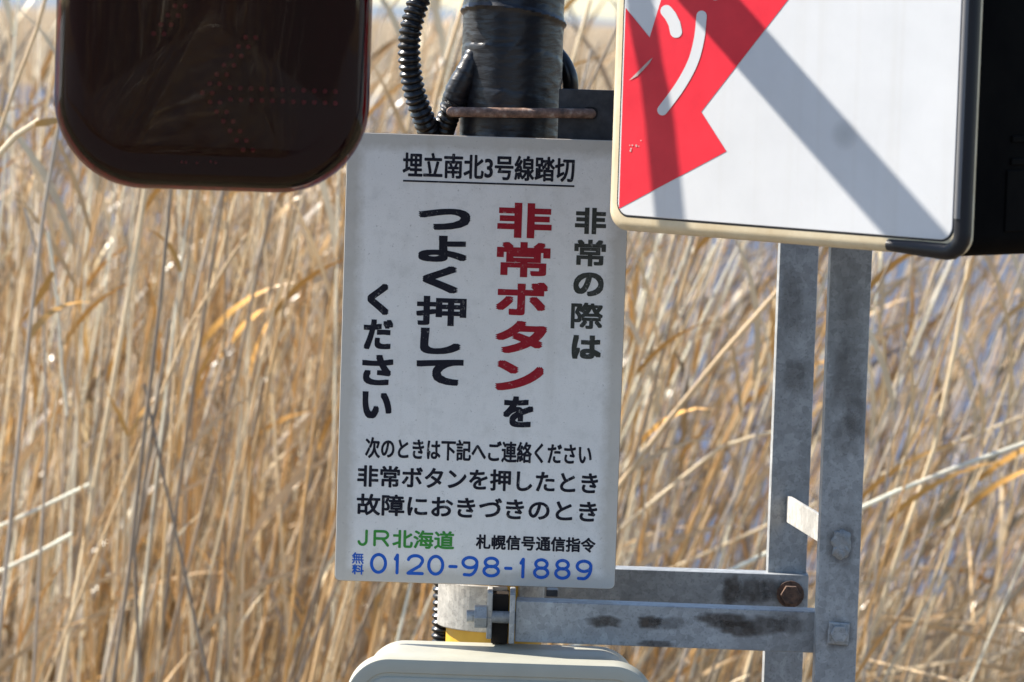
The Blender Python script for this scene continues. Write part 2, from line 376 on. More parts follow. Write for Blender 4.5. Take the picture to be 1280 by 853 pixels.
for k in range(11):
    dots += [(720+38.3*k, 319+1.5*k), (722+38.1*k, 362+1.4*k)]
for i in range(-3, 4):
    x, y = 443+25.7*i, 123-33.6*i
    if i >= 0: dots += [(x, y), (x+37, y+1)]
tipx, tipy = 443+25.7*6, 123-33.6*6
for i in range(4, 7): dots += [(443+25.7*i, 123-33.6*i), (480+25.7*i, 124-33.6*i)]
for i in range(1, 7): dots += [(tipx-24*i, tipy-34.6*i), (tipx+36-24*i, tipy-34.6*i)]
for k in range(1, 12): dots += [(tipx-20-38*k, tipy-20), (tipx-20-38*k, tipy+22)]
for x, y in ((545,590),(560,590),(548,620),(600,592),(650,588),(668,592),(655,615)): dots.append((x, y))
b = MB()
for x, y in dots:
    c = zi(x, y); c.y = YI + .0213
    if not (abs(c.x-ic.x) < IW/2-.02 and abs(c.z-ic.z) < IH/2-.02): continue
    rad = .0022 if y < 580 else .0013
    b.tube([c, c+Vector((0,-.0022,0)), c+Vector((0,-.0034,0))], [rad, rad, rad*.45], 10)
b.build('led_dots', M_LED, ind)
b = MB(); b.tube([(tip.x, tip.y, ARM_Z+.02),(tip.x, tip.y, 1.78),(ic.x, YI+.06, ic.z+IH/2-.004)], .016, 16); b.build('hanger', M_STEEL, ind)

# ------------------------------------------------------------------ corrugated conduits
def hose(name, pts, r, pitch, label, parent=None, cat='conduit'):
    path = catmull(pts, .0011); rad = []; d = 0
    for i, p in enumerate(path):
        if i: d += (p-path[i-1]).length
        ph = (d/pitch) % 1
        rad.append(r - r*.22*(.5-.5*math.cos(2*math.pi*ph))**1.4)
    b = MB(); b.tube(path, rad, 20); o = b.build(name, M_HOSE, parent, recalc=False)
    return tag(o, label, cat)
hose('corrugated_conduit', [at(560,-60,4.06), at(540,-30,4.045), at(524,0,4.035), at(513,40,4.03), at(512,76,4.03), at(518,115,4.035), at(531,152,4.045),
      at(545,190,4.07), at(554,260,4.085), at(562,420,4.09), at(560,600,4.09), at(555,740,4.09), at(553,800,4.09), at(552,860,4.09), Vector((PX-.062,4.1,.6)), Vector((PX-.064,4.1,.0))],
      .0118, .0069, 'black corrugated conduit looping left of the taped pole and down behind the notice board')
cab = empty('taped_conduit', at(560,190,4.085), 'short black corrugated conduit taped to the left side of the pole', 'conduit')
hose('corrugated_tube', [at(551,240,4.105), at(553,175,4.07), at(560,148,4.052), at(570,128,4.047)], .0115, .0060, None, cab, None)
b = MB(); pth = catmull([at(565,137,4.056), at(572,114,4.052), at(583,92,4.050), at(594,66,4.052)], .002)
b.tube(pth, [.0128+.0012*noise.noise(Vector((i*.55,0,0)))+.0006*noise.noise(Vector((i*2.,5,0)))-.004*(i/len(pth))**3 for i in range(len(pth))], 22); b.build('tape_sleeve', M_TAPE, cab)
hose('signal_cable_conduit', [Vector((-.160,3.862,1.925)), Vector((-.188,3.860,1.90)), Vector((-.198,3.857,1.86)), Vector((-.2,3.852,1.83)), Vector((-.2,3.8465,1.775)), Vector((-.2,3.840,1.70)), Vector((-.2,3.833,1.63)), Vector((-.208,3.80,1.585)), Vector((-.225,3.70,1.565)), Vector((-.23,3.585,1.57))],
      .0092, .0062, 'black corrugated cable conduit from the pipe arm to the back of the arrow indicator')
b = MB(); b.tube(catmull([at(690,60,4.11), at(706,82,4.10), at(713,108,4.10), at(706,150,4.115), at(690,200,4.12)], .004), .0085, 14)
tag(b.build('black_cable', M_HOSE), 'thin black cable bulging from behind the right side of the taped pole', 'cable')

# ------------------------------------------------------------------ notice board
SY = 4.0; PXM = SY/FPX*1.0
scn = at(602, 452.3, SY); SW, SH = 353*PXM, 564.5*PXM
sign = empty('notice_board', (scn.x, SY, scn.z-SH/2), 'white emergency button notice board with Japanese lettering and a blue phone number', 'notice sign')
def sp(px, py):
    dx, dy = px-602, py-452.3; cr, sr = math.cos(ROLL), math.sin(ROLL)
    return (scn.x + (dx*cr+dy*sr)*PXM, scn.z + (dx*sr-dy*cr)*PXM)
b = MB(); b.loft(SW, SH, .0056, [(0,.0014),(0,-.0006),(.0004,-.0010)], I3, scn, 8); b.build('panel', M_BOARD, sign)
b = MB(); b.loft(SW+.0006, SH+.0006, .0059, [(0,.0018),(0,-.0003)], I3, scn, 8); b.build('panel_edge', M_EDGE, sign)

def text_mesh(body):
    cu = bpy.data.curves.new('t', 'FONT'); cu.body = body; cu.size = 1; cu.resolution_u = 4; cu.fill_mode = 'FRONT'
    o = bpy.data.objects.new('t', cu); COL.objects.link(o)
    dg = bpy.context.evaluated_depsgraph_get()
    me = bpy.data.meshes.new_from_object(o.evaluated_get(dg))
    v = [(p.co.x, p.co.y) for p in me.vertices]; f = [tuple(p.vertices) for p in me.polygons]
    bpy.data.objects.remove(o); bpy.data.curves.remove(cu); bpy.data.meshes.remove(me)
    return v, f
def put_text(b, body, cx, cy, wpx, hpx, rad, square=False):
    """one row of writing fitted into a box; the light font is thickened by rad on every side"""
    v, f = text_mesh(body)
    x0, x1 = min(p[0] for p in v), max(p[0] for p in v); y0, y1 = min(p[1] for p in v), max(p[1] for p in v)
    X, Z = sp(cx, cy); kx, kz = (wpx-2*rad)*PXM/(x1-x0), (hpx-2*rad)*PXM/(y1-y0); r = rad*PXM
    offs = [(a, c) for a in (-1,0,1) for c in (-1,0,1)] if square else [(0,0)] + [(math.cos(R(36*i)), math.sin(R(36*i))) for i in range(10)]
    for k, (ox, oz) in enumerate(offs):
        b.add([(X+ox*r+(p[0]-(x0+x1)/2)*kx, SY-.0012-k*1.5e-5, Z+oz*r+(p[1]-(y0+y1)/2)*kz) for p in v], f)
def column(name, m, glyphs):
    b = MB()
    for ch, x0, x1, y0, y1, rad in glyphs: put_text(b, ch, (x0+x1)/2, (y0+y1)/2, x1-x0, y1-y0, rad, True)
    return b.build(name, m, sign, recalc=False)
def line(name, m, rows, extra=None):
    b = MB()
    for r in rows: put_text(b, *r)
    if extra: extra(b)
    return b.build(name, m, sign, recalc=False)
def sstroke(b, cx, cy, pts, wid, k=0):
    """round-ended stroke on the board; pts in picture-sized units from (cx, cy), x right, y down"""
    X, Z = sp(cx, cy); pts = [Vector(p) for p in pts]; L = []; Q = []; n_ = 8
    for i, p in enumerate(pts):
        t = (pts[min(i+1,len(pts)-1)]-pts[max(i-1,0)]).normalized(); nr = Vector((-t.y, t.x))*wid/2
        L.append(p+nr); Q.append(p-nr)
    def fan(c, t): return [c + Vector((-t.y,t.x))*wid/2*math.cos(math.pi*i/n_) + t*wid/2*math.sin(math.pi*i/n_) for i in range(n_+1)]
    W = lambda q: (X+q.x*PXM, SY-.0012-k*1.5e-5, Z-q.y*PXM)
    n0 = len(pts); b.add([W(p) for p in L+Q], [(i, i+1, n0+i+1, n0+i) for i in range(n0-1)])
    for c, t in ((pts[-1], (pts[-1]-pts[-2]).normalized()), (pts[0], (pts[0]-pts[1]).normalized())):
        q = fan(c, t); b.add([(x, y-7e-6, z) for x, y, z in map(W, q)], [tuple(range(len(q)))])
def arc(cx, cy, rx, ry, a0, a1, n_=18): return [(cx+rx*math.cos(R(a0+(a1-a0)*i/n_)), cy+ry*math.sin(R(a0+(a1-a0)*i/n_))) for i in range(n_+1)]
def glyph(ch, w_, h_):
    a, c = w_/2, h_/2
    if ch == '0': return [arc(0,0,a,c,-90,270,30)]
    if ch == '1': return [[(a*.35,c),(a*.35,0),(a*.35,-c)], [(a*.35,-c),(-a*.25,-c*.55)]]
    if ch == '2': return [arc(0,-c*.45,a,c*.55,-170,25,16)[:-1] + [(a*.62,c*.15),(-a*.55,c*.72),(-a,c)], [(-a,c),(0,c),(a,c)]]
    if ch == '8': return [arc(0,-c*.52,a*.86,c*.48,-90,270,26), arc(0,c*.46,a,c*.54,-90,270,26)]
    if ch == '9': return [arc(0,-c*.42,a,c*.58,-90,270,26), arc(-a*.15,-c*.3,a*1.15,c*1.3,5,82,10) + [(-a*.75,c*.95)]]
    if ch == '-': return [[(-a,1),(0,1),(a,1)]]
    if ch == 'J': return [[(a,-c),(a,0),(a,c*.4)] + arc(0,c*.4,a,c*.6,8,165,12)]
    if ch == 'R': return [[(-a,c),(-a,0),(-a,-c)], [(-a,-c),(a*.3,-c)] + arc(a*.35,-c*.48,a*.65,c*.52,-80,80,10) + [(a*.3,c*.04),(-a,c*.04)], [(a*.15,c*.04),(a*.6,c*.5),(a,c)]]
def strokes(cx, cy, items, h_, wid):
    def go(b):
        k = 0
        for ch, x0, x1 in items:
            for g_ in glyph(ch, x1-x0-wid, h_-wid):
                sstroke(b, cx, cy, [((x0+x1)/2+p[0], p[1]) for p in g_], wid, k); k += 1
    return go
column('faded_lettering', M_INKF, [('非',719,758,259,292,1.3),('常',718,757.5,299,332.5,1.1),('の',717,755,340,370,1.5),('際',714,754,378,411,.95),('は',715,752,419,449,1.6)])
column('red_lettering', M_INKR, [('非',622,690,253,297,2.0),('常',621,688,302,346,1.6),('ボ',620,685,352,394,2.1),('タ',619,684,401,442,2.2),('ン',619,680,451,489,2.4)])
column('particle_lettering', M_INK, [('を',629,667,496,535,1.7)])
column('press_lettering', M_INK, [('つ',523,588,260,287,2.2),('よ',523,584,294,327,2.0),('く',528,573,332,366,2.2),('押',520,583,370,407,1.6),('し',525,576,410,443,2.2),('て',520,579,449,482,2.2)])
column('please_lettering', M_INK, [('く',459,486,354,393.5,1.8),('だ',454,491,399,437,1.6),('さ',452,491,443.6,482,1.7),('い',452,489,490,524,1.8)])
line('heading_lettering', M_INK, [('埋立南北3号線踏切',611,208.3,215,31.5,.8)])
b = MB(); X0, Z0 = sp(504,225.2); X1, Z1 = sp(718,232)
b.box(((X0+X1)/2, SY-.0012, (Z0+Z1)/2), X1-X0, .0004, .0017); b.build('underline', M_INK, sign)
line('instruction_lettering', M_INK, [('次のときは下記へご連絡ください',598,565,285,27,.7),('非常ボタンを押したとき',597,601,303,27.5,.8),('故障におきづきのとき',596,637,303,27.5,.8)])
line('railway_lettering', M_INKG, [('北海道',528.5,677,78,23.5,.7)], strokes(506.5,676.5,[('J',-61,-48),('R',-41,-21)],21,3.4))
line('office_lettering', M_INK, [('札幌信号通信指令',670,682,151,19,.65)])
_z = [('0',172,245),('1',262,304),('2',328,402),('0',415,488),('-',505,545),('9',560,633),('8',650,725),('-',742,778),('1',795,839),('8',865,935),('8',955,1025),('9',1045,1117)]
line('phone_lettering', M_INKB, [('無',446,700.5,15,14.5,.3),('料',446,715,15,13,.45)], strokes(601,711.5,[(c_,410+x/3.37-601,410+y/3.37-601) for c_,x,y in _z],26.5,4.0))
# bracket plate and rusty U-bolt that hold the board to the pole
b = MB(); p0, p1 = at(699,111,4.035), at(786,282,4.035)
b.box(((p0.x+p1.x)/2, 4.035, (p0.z+p1.z)/2), p1.x-p0.x, .004, p0.z-p1.z); b.build('bracket_plate', M_DARKSTEEL, sign, .0006)
b = MB(); c = at(738,141.5,4.0325); b.loft(.0150,.0125,.005,[(0,.001),(0,-.0004)],I3,c,6); b.build('bracket_slot', M_BLACKG, sign)  # black inset stands in for the shade inside the open slot
b = MB(); path = catmull([Vector((PX-.052,4.09,at(565,139,4.09).z)), Vector((PX-.0600,4.06,at(562,140,4.06).z)), at(566,140,4.030), at(578,140.3,4.017), at(640,141.2,4.016), at(705,141.8,4.018), at(736,142.2,4.026), at(739,142.4,4.05)], .003)
b.tube(path, .0051, 14); b.build('u_bolt', M_RUST, sign)

# ------------------------------------------------------------------ white sign with the red burst
YAW = R(43); MW = Matrix.Rotation(-YAW, 3, 'Z')     # local x runs right and towards the camera
pl = at(757, 287, 3.78)
u = MW @ Vector((1,0,0)); nn = MW @ Vector((0,-1,0))
WW, WH = .424, .47
wcen = pl + u*(WW/2) + Vector((0,0,WH/2))
def wp(px, py, lift=0.0):
    d = ray(px, py); t = (wcen + nn*lift - EYEV).dot(nn)/d.dot(nn); return EYEV + d*t
wsign = empty('warning_sign', wcen - Vector((0,0,WH/2)), 'white sign with red burst shape and cream rim in front of the steel posts', 'sign')
b = MB(); b.loft(WW, WH, .020, [(.003,.012),(0,.010),(0,.007),(.0015,.004),(.005,.0008),(.009,0),(.018,0)], MW, wcen, 10); b.build('rim', M_CREAM, wsign)
b = MB(); b.loft(WW-.030, WH-.030, .013, [(0,.001),(0,-.0006),(.0006,-.0010)], MW, wcen, 10); b.build('face', M_WHITE, wsign)
b = MB(); b.loft(WW-.0265, WH-.0265, .0145, [(0,.001),(0,-.0002)], MW, wcen, 10); b.build('seal', M_BLACKG, wsign)
CD = .20
b = MB(); b.loft(WW-.0006, WH+.003, .020, [(.004,CD),(0,CD-.004),(0,.012),(.0006,.0105)], MW, wcen + Vector((0,0,.002)), 10); b.build('case', M_BLACK, wsign)
for zz in (.105, .085):
    b = MB(); b.box(wcen + u*(WW/2-.001) - nn*.115 + Vector((0,0,-WH/2+zz)), .006, .11, .006, MW); b.build('case_ridge', M_BLACK, wsign, .001)
b = MB(); b.box(wcen + u*(WW/2-.001) - nn*.115 + Vector((0,0,-WH/2+.05)), .005, .12, .055, MW); b.build('case_plate', M_BLACK, wsign, .001)
LF = .0013
tp = []
for lx, lz in [(WW/2-.0040, WH/2), (WW/2-.0040, 0), (WW/2-.0040, -WH/2+.022)] + [(WW/2-.0200+.016*math.cos(R(a)), -WH/2+.0208+.016*math.sin(R(a))) for a in (0,-20,-45,-70,-90)] + [(WW/2-.05, -WH/2+.0058), (WW/2-.085, -WH/2+.0068)]:
    tp.append(wcen + u*lx + Vector((0,0,lz)) + nn*.0005)
b = MB(); b.tube(tp, [.0078]*(len(tp)-3)+[.0074,.0068,.0052], 16); b.build('rim_shade_edge', M_BLACKG, wsign)  # black strip stands in for shade on the right rim and lower corner
tq = [wcen + u*(WW/2-.0052) + Vector((0,0,lz)) + nn*.0058 for lz in (WH/2-.02, 0, -WH/2+.035)]
b = MB(); b.tube(tq, .0040, 14); b.build('rim_shade_strip', mat('shaded_rim_grey', (.12,.12,.125), .6), wsign)  # grey of the shaded rim, put in as a strip of its own
def poly(pts, lift=LF):
    n_ = len(pts); return [wp(x, y, lift) for x, y in pts], [tuple(range(n_))]
red = [(773,261),(908,189),(876,140),(985,0),(1040,-70),(962,-96),(985,-190),(905,-150),(872,-235),(840,-150),(790,-190),(783,-60),(826,0),(812,47),(781,10)]
red = [(773.7,261),(908,189.5),(876.5,140),(985,0),(1042,-72),(960,-96),(985,-190),(905,-150),(872,-225),(848,-130),(826,1),(812,47),(782,10)]
b = MB(); b.add(*poly(red)); b.build('red_burst', M_RED, wsign)
def stroke(b, pts, wid, lift, n_=10):
    pts = [Vector((x, y)) for x, y in pts]; L = []; Rr = []
    for i, p in enumerate(pts):
        t = (pts[min(i+1,len(pts)-1)]-pts[max(i-1,0)]).normalized(); nrm = Vector((-t.y, t.x))
        L.append(p+nrm*wid/2); Rr.append(p-nrm*wid/2)
    t1 = (pts[-1]-pts[-2]).normalized(); t0 = (pts[0]-pts[1]).normalized()
    c1 = []; c0 = []
    for i in range(1, n_):
        a = math.pi*i/n_
        c1.append(pts[-1] + Vector((-t1.y,t1.x))*wid/2*math.cos(a) + t1*wid/2*math.sin(a))
        c0.append(pts[0] + Vector((-t0.y,t0.x))*wid/2*math.cos(a) + t0*wid/2*math.sin(a))
    b.add(*poly([(p.x,p.y) for p in L + c1 + Rr[::-1] + c0], lift))
b = MB()
stroke(b, [(833,14),(838,20),(843,30),(845,40)], 15, .0017)
lng = [(p.x,p.y) for p in catmull([(877,20,0),(874,48,0),(866,78,0),(850,108,0),(828,138,0)], 3)]
stroke(b, lng, 13, .0017)
stroke(b, [(888,-22),(894,-6)], 13, .0017); stroke(b, [(860,-60),(925,-48),(880,-20)], 12, .0017)
b.build('lettering', M_WHITE, wsign)
b = MB(); NR = 24; v = [wp(1056,168,.0014)]
for k_ in (.5, 1): v += [wp(1056+19*k_*math.cos(R(15*i)), 168+22*k_*math.sin(R(15*i)), .0014) for i in range(NR)]
b.add(v, [(0, 1+i, 1+(i+1)%NR) for i in range(NR)] + [(1+i, 1+NR+i, 1+NR+(i+1)%NR, 1+(i+1)%NR) for i in range(NR)])
o = b.build('smudge', M_SMUDGE, wsign, recalc=False); ca = o.data.attributes.new('soft', 'FLOAT', 'POINT')
ca.data.foreach_set('value', [.26]+[.18]*NR+[0.0]*NR)
b = MB()
b.add(*poly([(786,101),(792,95),(801,86),(810,77),(816,72),(812,79),(804,88),(797,95),(790,99)], .0018))
M_SCR = mat('scraped_film', (.42,.32,.30), .7); b.build('scratch', M_SCR, wsign)
for k in range(8):
    x, y = 792+random.uniform(-6,12), 181+random.uniform(-7,7); b = MB(); q_ = random.uniform(.6,1.2)
    b.add(*poly([(x,y),(x+1.6*q_,y-.4),(x+2.2*q_,y+1.4*q_),(x+.5,y+1.8*q_)], .0018)); b.build('paint_chip', M_SCR, wsign)

# ------------------------------------------------------------------ galvanised frame
YF, YR = 3.93, 4.20
fr_dir = (at(1048,600,YF) - at(983,600,YR)); fr_dir.z = 0; fr_dir.normalize()      # rear -> front
fx = Vector((-fr_dir.y, fr_dir.x, 0)); fx = fx if fx.x > 0 else -fx
frame = empty('steel_sign_frame', (at(1020,853,4.05).x, 4.05, 0), 'galvanised steel frame of two angle posts and two bars clamped to the pole', 'frame')
back = -fr_dir
def post(px_top, Y, wmm):
    c = at(px_top, 320, Y); w2 = wmm/2; t = .004; lip = .013
    prof = [(-w2,0),(w2,0),(w2,.030),(w2-t,.030),(w2-t,t),(-w2+t,t),(-w2+t,lip),(-w2,lip)]
    b = MB(); b.prism(prof, (c.x, c.y, -.1), (c.x, c.y, 1.78), fx, back); return b.build('post', M_STEEL, frame, .0008), c
pR, cR = post(999, YR, .0415); pF, cF = post(1064.5, YF, .0415)
def bar(px0, px1, ytop0, ytop1, Y0, hmm, x1y):
    a = at(px0, ytop0, Y0); e = at(px1, ytop1, x1y); d = (e-a); d.z = 0; L = d.length; d.normalize(); ny = Vector((-d.y, d.x, 0)); ny = ny if ny.y > 0 else -ny
    t = .004; z = (a.z+e.z)/2
    prof = [(0,0),(0,-hmm),(t,-hmm),(t,-t),(.028,-t),(.028,0)]
    a.z = e.z = z
    b = MB(); b.prism(prof, a, e, ny, Vector((0,0,1))); return b.build('bar', M_STEELH, frame, .0008), a, e
bF, fa, fe = bar(645, 1023, 753, 763.5, 3.965, .0415, 3.955)
bR, ra, re = bar(660, 1011, 709, 718.5, 4.185, .0400, 4.185)
# cross strap between the posts, lit by the sun
s0 = at(985, 639.5, 4.198); s1 = at(1052, 673, YF+.016); zc = (s0.z+s1.z)/2
b = MB(); sd = s1-s0; sd.z = 0; sd.normalize(); sn = Vector((-sd.y, sd.x, 0))
s0.z = s1.z = zc
b.prism([(-.002,-.0140),(.002,-.0140),(.002,.0140),(-.002,.0140)], s0, s1, sn, Vector((0,0,1))); b.build('cross_strap', M_STEELB, frame, .0005)
# bolts
def bolt(name, p, axis, r, h, m, washer=True):
    axis = axis.normalized(); X = axis.cross(Vector((0,0,1))).normalized(); Z = X.cross(axis)
    b = MB()
    if washer: b.tube([p, p+axis*.0018], r*1.35, 20, smooth=False)
    b.prism(hex_pts(r), p+axis*.0016, p+axis*h, X, Z); o = b.build(name, m, frame, .0006); return o
bolt('bolt', at(988,743,4.183), Vector((0,-1,0)), .0108, .009, M_RUSTD)
bolt('bolt', at(1048,792,YF-.002), fr_dir, .0092, .006, M_STEEL, False)
b = MB(); c = at(1048,792,YF-.0005); b.box(c, .0215, .004, .0225, Matrix.Rotation(R(3),3,'Y')); b.build('weld_pad', M_STEEL, frame, .0015)
b = MB()
c0 = at(1052,681,YF-.0008); N_ = 30; v = []; f = []
for j_, (k_, hgt) in enumerate(((1.0,-.001),(.85,.0012),(.6,.0020),(.3,.0012))):
    for i in range(N_):
        a = 2*math.pi*i/N_; rr_ = k_*(1+.30*noise.noise(Vector((math.cos(a)*2.2, math.sin(a)*2.2, 1+j_*.3))))
        v.append(c0 + fx*(.0105*rr_*math.cos(a)) + Vector((0,0,.0155*rr_*math.sin(a))) + fr_dir*(hgt*(1+1.2*noise.noise(Vector((math.cos(a)*3, math.sin(a)*3, j_))))))
for j_ in range(3):
    for i in range(N_): f.append((j_*N_+i, j_*N_+(i+1)%N_, (j_+1)*N_+(i+1)%N_, (j_+1)*N_+i))
f.append(tuple(3*N_+i for i in range(N_)))
b.add(v, f, True); b.build('weld_scar', M_STEEL, frame)
# dark water stains on the bars and posts (thin deposits with a shape of their own)
M_STAINS = mat('stain_film', (.060,.043,.030), .6)
q = M_STAINS.node_tree; tb = nd(M_STAINS, 'ShaderNodeBsdfTransparent'); mx = nd(M_STAINS, 'ShaderNodeMixShader')
at_s = nd(M_STAINS, 'ShaderNodeAttribute', attribute_name='soft')
nz = noise_tex(M_STAINS, 90, 5, .7); rp = ramp(M_STAINS, nz.outputs[0], [(.3,G(.55)),(.6,G(1))]); mu = nd(M_STAINS, 'ShaderNodeMath', operation='MULTIPLY')
lk(M_STAINS, at_s.outputs['Fac'], mu.inputs[0]); lk(M_STAINS, rp.outputs[0], mu.inputs[1])
lk(M_STAINS, mu.outputs[0], mx.inputs[0]); lk(M_STAINS, tb.outputs[0], mx.inputs[1]); lk(M_STAINS, bsdf(M_STAINS).outputs[0], mx.inputs[2])
lk(M_STAINS, mx.outputs[0], q.nodes['Material Output'].inputs[0])
bd = (fe-fa).normalized()
def on_bar(px, py, a, d, off):
    dr = ray(px, py); nrm = Vector((d.y, -d.x, 0)); nrm = nrm if nrm.y < 0 else -nrm
    t = (a + nrm*off - EYEV).dot(nrm)/dr.dot(nrm); return EYEV + dr*t
def stain_on(px, py, w_, h_, seed, a, d, amt=.8, wob=.4):
    c = on_bar(px, py, a, d, .0004); N_ = 36
    b = MB(); pts = [c]
    for s_ in (.62, 1.0):
        for i in range(N_):
            t = 2*math.pi*i/N_; k = s_*(1+wob*noise.noise(Vector((math.cos(t)*1.8, math.sin(t)*1.8, seed*3.1))))
            sq = (abs(math.cos(t))**.8*math.copysign(1,math.cos(t)), abs(math.sin(t))**.7*math.copysign(1,math.sin(t)))
            pts.append(c + d*(w_*k*sq[0]) + Vector((0,0,h_*k*sq[1])))
    b.add(pts, [(0, 1+i, 1+(i+1)%N_) for i in range(N_)] + [(1+i, 1+N_+i, 1+N_+(i+1)%N_, 1+(i+1)%N_) for i in range(N_)])
    o = b.build('stain', M_STAINS, frame, recalc=False); ca = o.data.attributes.new('soft', 'FLOAT', 'POINT')
    ca.data.foreach_set('value', [amt]+[amt*.9]*N_+[0.0]*N_)
rdd = (re-ra).normalized()
for i, (x, y, w_, h_, k_) in enumerate(((757,777,.021,.0065,.75),(812,778,.014,.0072,.85),(838,779,.020,.0070,.35),(905,776,.028,.0090,.75),(925,786,.020,.010,.8),(957,782,.022,.0125,.6),(985,780,.018,.011,.4),(818,805,.020,.0035,.6))): stain_on(x, y, w_, h_, i, fa, bd, k_)
for i, (x, y, w_, h_, k_) in enumerate(((915,738,.012,.018,.7),(942,740,.018,.016,.6),(968,738,.015,.014,.5))): stain_on(x, y, w_, h_, i+9, ra, rdd, k_)
for i, (x, y, w_, h_, k_) in enumerate(((1060,470,.018,.040,.30),(1060,545,.018,.026,.30),(1068,520,.012,.022,.25),(1062,400,.014,.035,.18))): stain_on(x, y, w_, h_, i+20, cF, fx, k_, .25)
for i, (x, y, w_, h_, k_) in enumerate(((993,470,.015,.020,.28),(990,380,.013,.040,.22))): stain_on(x, y, w_, h_, i+30, cR, fx, k_, .25)
# rust run below the rear bolt, dark outlines round the weld scar and pad
for x, y, w_, h_, a_, d_ in ((985,757,.004,.010,ra,rdd),(1052,682,.015,.021,cF,fx),(1048,793,.016,.018,cF,fx)):
    stain_on(x, y, w_, h_, x, a_, d_, .42, .3)
# pole band with ears, spacer and its bolt
zb0, zb1 = at(600,789,4.03).z, at(600,731,4.03).z
v = []; f = []; NB = 50
for i in range(NB+1):
    a = R(-72) - R(346)*i/NB          # from the front ear round the left and back
    for rr_, z in ((PR+.0055,zb0),(PR+.0055,zb1),(PR+.0012,zb1),(PR+.0012,zb0)):
        v.append((PX+rr_*math.cos(a)-0.004, POLE_Y+rr_*math.sin(a), z))
for i in range(NB):
    for k in range(4): k2 = (k+1) % 4; f.append((i*4+k, i*4+k2, (i+1)*4+k2, (i+1)*4+k))
f += [(3,2,1,0), tuple(NB*4+k for k in range(4))]
b = MB(); b.add(v, f)
ex = at(612,768,4.0).x
b.box((ex, 4.005, (zb0+zb1)/2), .0055, .052, zb1-zb0)
b.build('pole_band', M_STEELB, frame, .0012)
b = MB(); b.box((at(640,776,3.975).x, 3.985, at(640,771,3.975).z), .0055, .055, .050); b.build('end_plate', M_STEEL, frame, .001)
pb = at(608,771,3.985)
b = MB(); b.tube([pb+Vector((-.020,0,0)), pb+Vector((.034,0,0))], .0062, 14); b.prism(hex_pts(.0125), pb+Vector((-.012,0,0)), pb+Vector((.0005,0,0)), Vector((0,1,0)), Vector((0,0,1)))
b.build('clamp_bolt', M_STEEL, frame, .0005)
b = MB(); b.box((at(625,771,4.01).x, 4.01, at(625,771,4.01).z), .017, .036, .050); b.build('clamp_gap_shade', mat('gap_shade_dark', (.02,.015,.012), .7, spec=.2), frame, .001)  # near-black block painted as the shade in the gap beside the band
b = MB(); b.box((at(690,742,4.02).x, 4.03, at(690,742,4.02).z), .012, .02, .007); b.build('spacer', M_DARKSTEEL, frame, .001)

# ------------------------------------------------------------------ beige button box
YB = 3.86
bt = at(627, 828, YB); BW, BH = 392*YB/FPX, .34
bc = Vector((bt.x, YB, bt.z-BH/2))
box = empty('button_box', (bc.x, YB, bc.z-BH/2), 'beige metal box with rounded corners on the pole below the notice board', 'box')
b = MB(); b.loft(BW-.030, BH-.008, .040, [(.006,.152),(.002,.148),(0,.142),(0,.030)], I3, bc, 12); b.build('case', M_BOX, box)
b = MB(); b.loft(BW, BH, .042, [(.001,.034),(0,.033),(0,.0028),(.0008,.0008),(.0028,0),(.0135,0),(.0145,.0012),(.0172,.0012),(.0185,-.0006),(.0205,-.0014)], I3, bc, 14); b.build('door', M_BOX, box)
b = MB(); b.tube([(bc.x,YB-.0045,bc.z),(bc.x,YB-.012,bc.z)], .045, 40); b.tube([(bc.x,YB-.012,bc.z),(bc.x,YB-.026,bc.z),(bc.x,YB-.03,bc.z)], [.03,.03,.024], 36); b.build('push_button', M_RED, box)

# ------------------------------------------------------------------ reeds
def reed_mat(name, c, var=.25):
    m = mat(name, c, .34); nn_ = noise_tex(m, 14, 4, .6, (1,1,.25))
    lk(m, ramp(m, nn_.outputs[0], [(.3, tuple(x*(1-var) for x in c)), (.7, tuple(min(.9,x*(1+var)) for x in c))]).outputs[0], bsdf(m).inputs['Base Color'])
    return m
PAL = [(.63,.45,.25),(.73,.58,.37),(.82,.73,.57),(.50,.32,.15),(.42,.36,.29),(.60,.35,.13),(.25,.20,.15)]
WGT = [5,5,3.5,3.5,2.5,1.8,1.5]
M_REEDS = [reed_mat(n_, c) for n_, c in zip(('straw_reed','pale_straw_reed','bleached_reed','brown_reed','grey_reed','orange_reed','dark_reed'), PAL)]
M_RLEAF = reed_mat('orange_leaf', (.60,.33,.09))
M_BED = mat('reed_bed', (.5,.4,.2), .5)
at_n = nd(M_BED, 'ShaderNodeAttribute', attribute_name='reed_colour'); bsdf(M_BED).inputs['Roughness'].default_value = .34; lk(M_BED, at_n.outputs['Color'], bsdf(M_BED).inputs['Base Color'])

def stalk_path(base, h, lean, ly, curve, n_=6, kink=None):
    pts = []; p = Vector(base); a = lean*.6; seg = h/n_
    for i in range(n_+1):
        pts.append(p.copy())
        if kink and i == kink[0]: a += kink[1]
        a += curve/n_
        p = p + Vector((math.sin(a), ly, math.cos(a))).normalized()*seg
    return pts
def leaf_geo(p, d, L, wd, droop, n_=5, twist=0):
    side = d.cross(Vector((0,1,.25))).normalized(); v = []; f = []
    q = p.copy(); dd = d.normalized()
    for i in range(n_+1):
        t = i/n_; ww = wd*.5*(1-t**2)*(.5+min(1,t*3)*.5) + .0004
        sd_ = (side*math.cos(twist*t) + Vector((0,1,0))*math.sin(twist*t))
        v += [q - sd_*ww, q + sd_*ww]
        dd = (dd + Vector((droop*.12, 0, -abs(droop)*.30/n_*(1+3*t)))).normalized(); q = q + dd*(L/n_)
    for i in range(n_): f.append((2*i, 2*i+1, 2*i+3, 2*i+2))
    return v, f
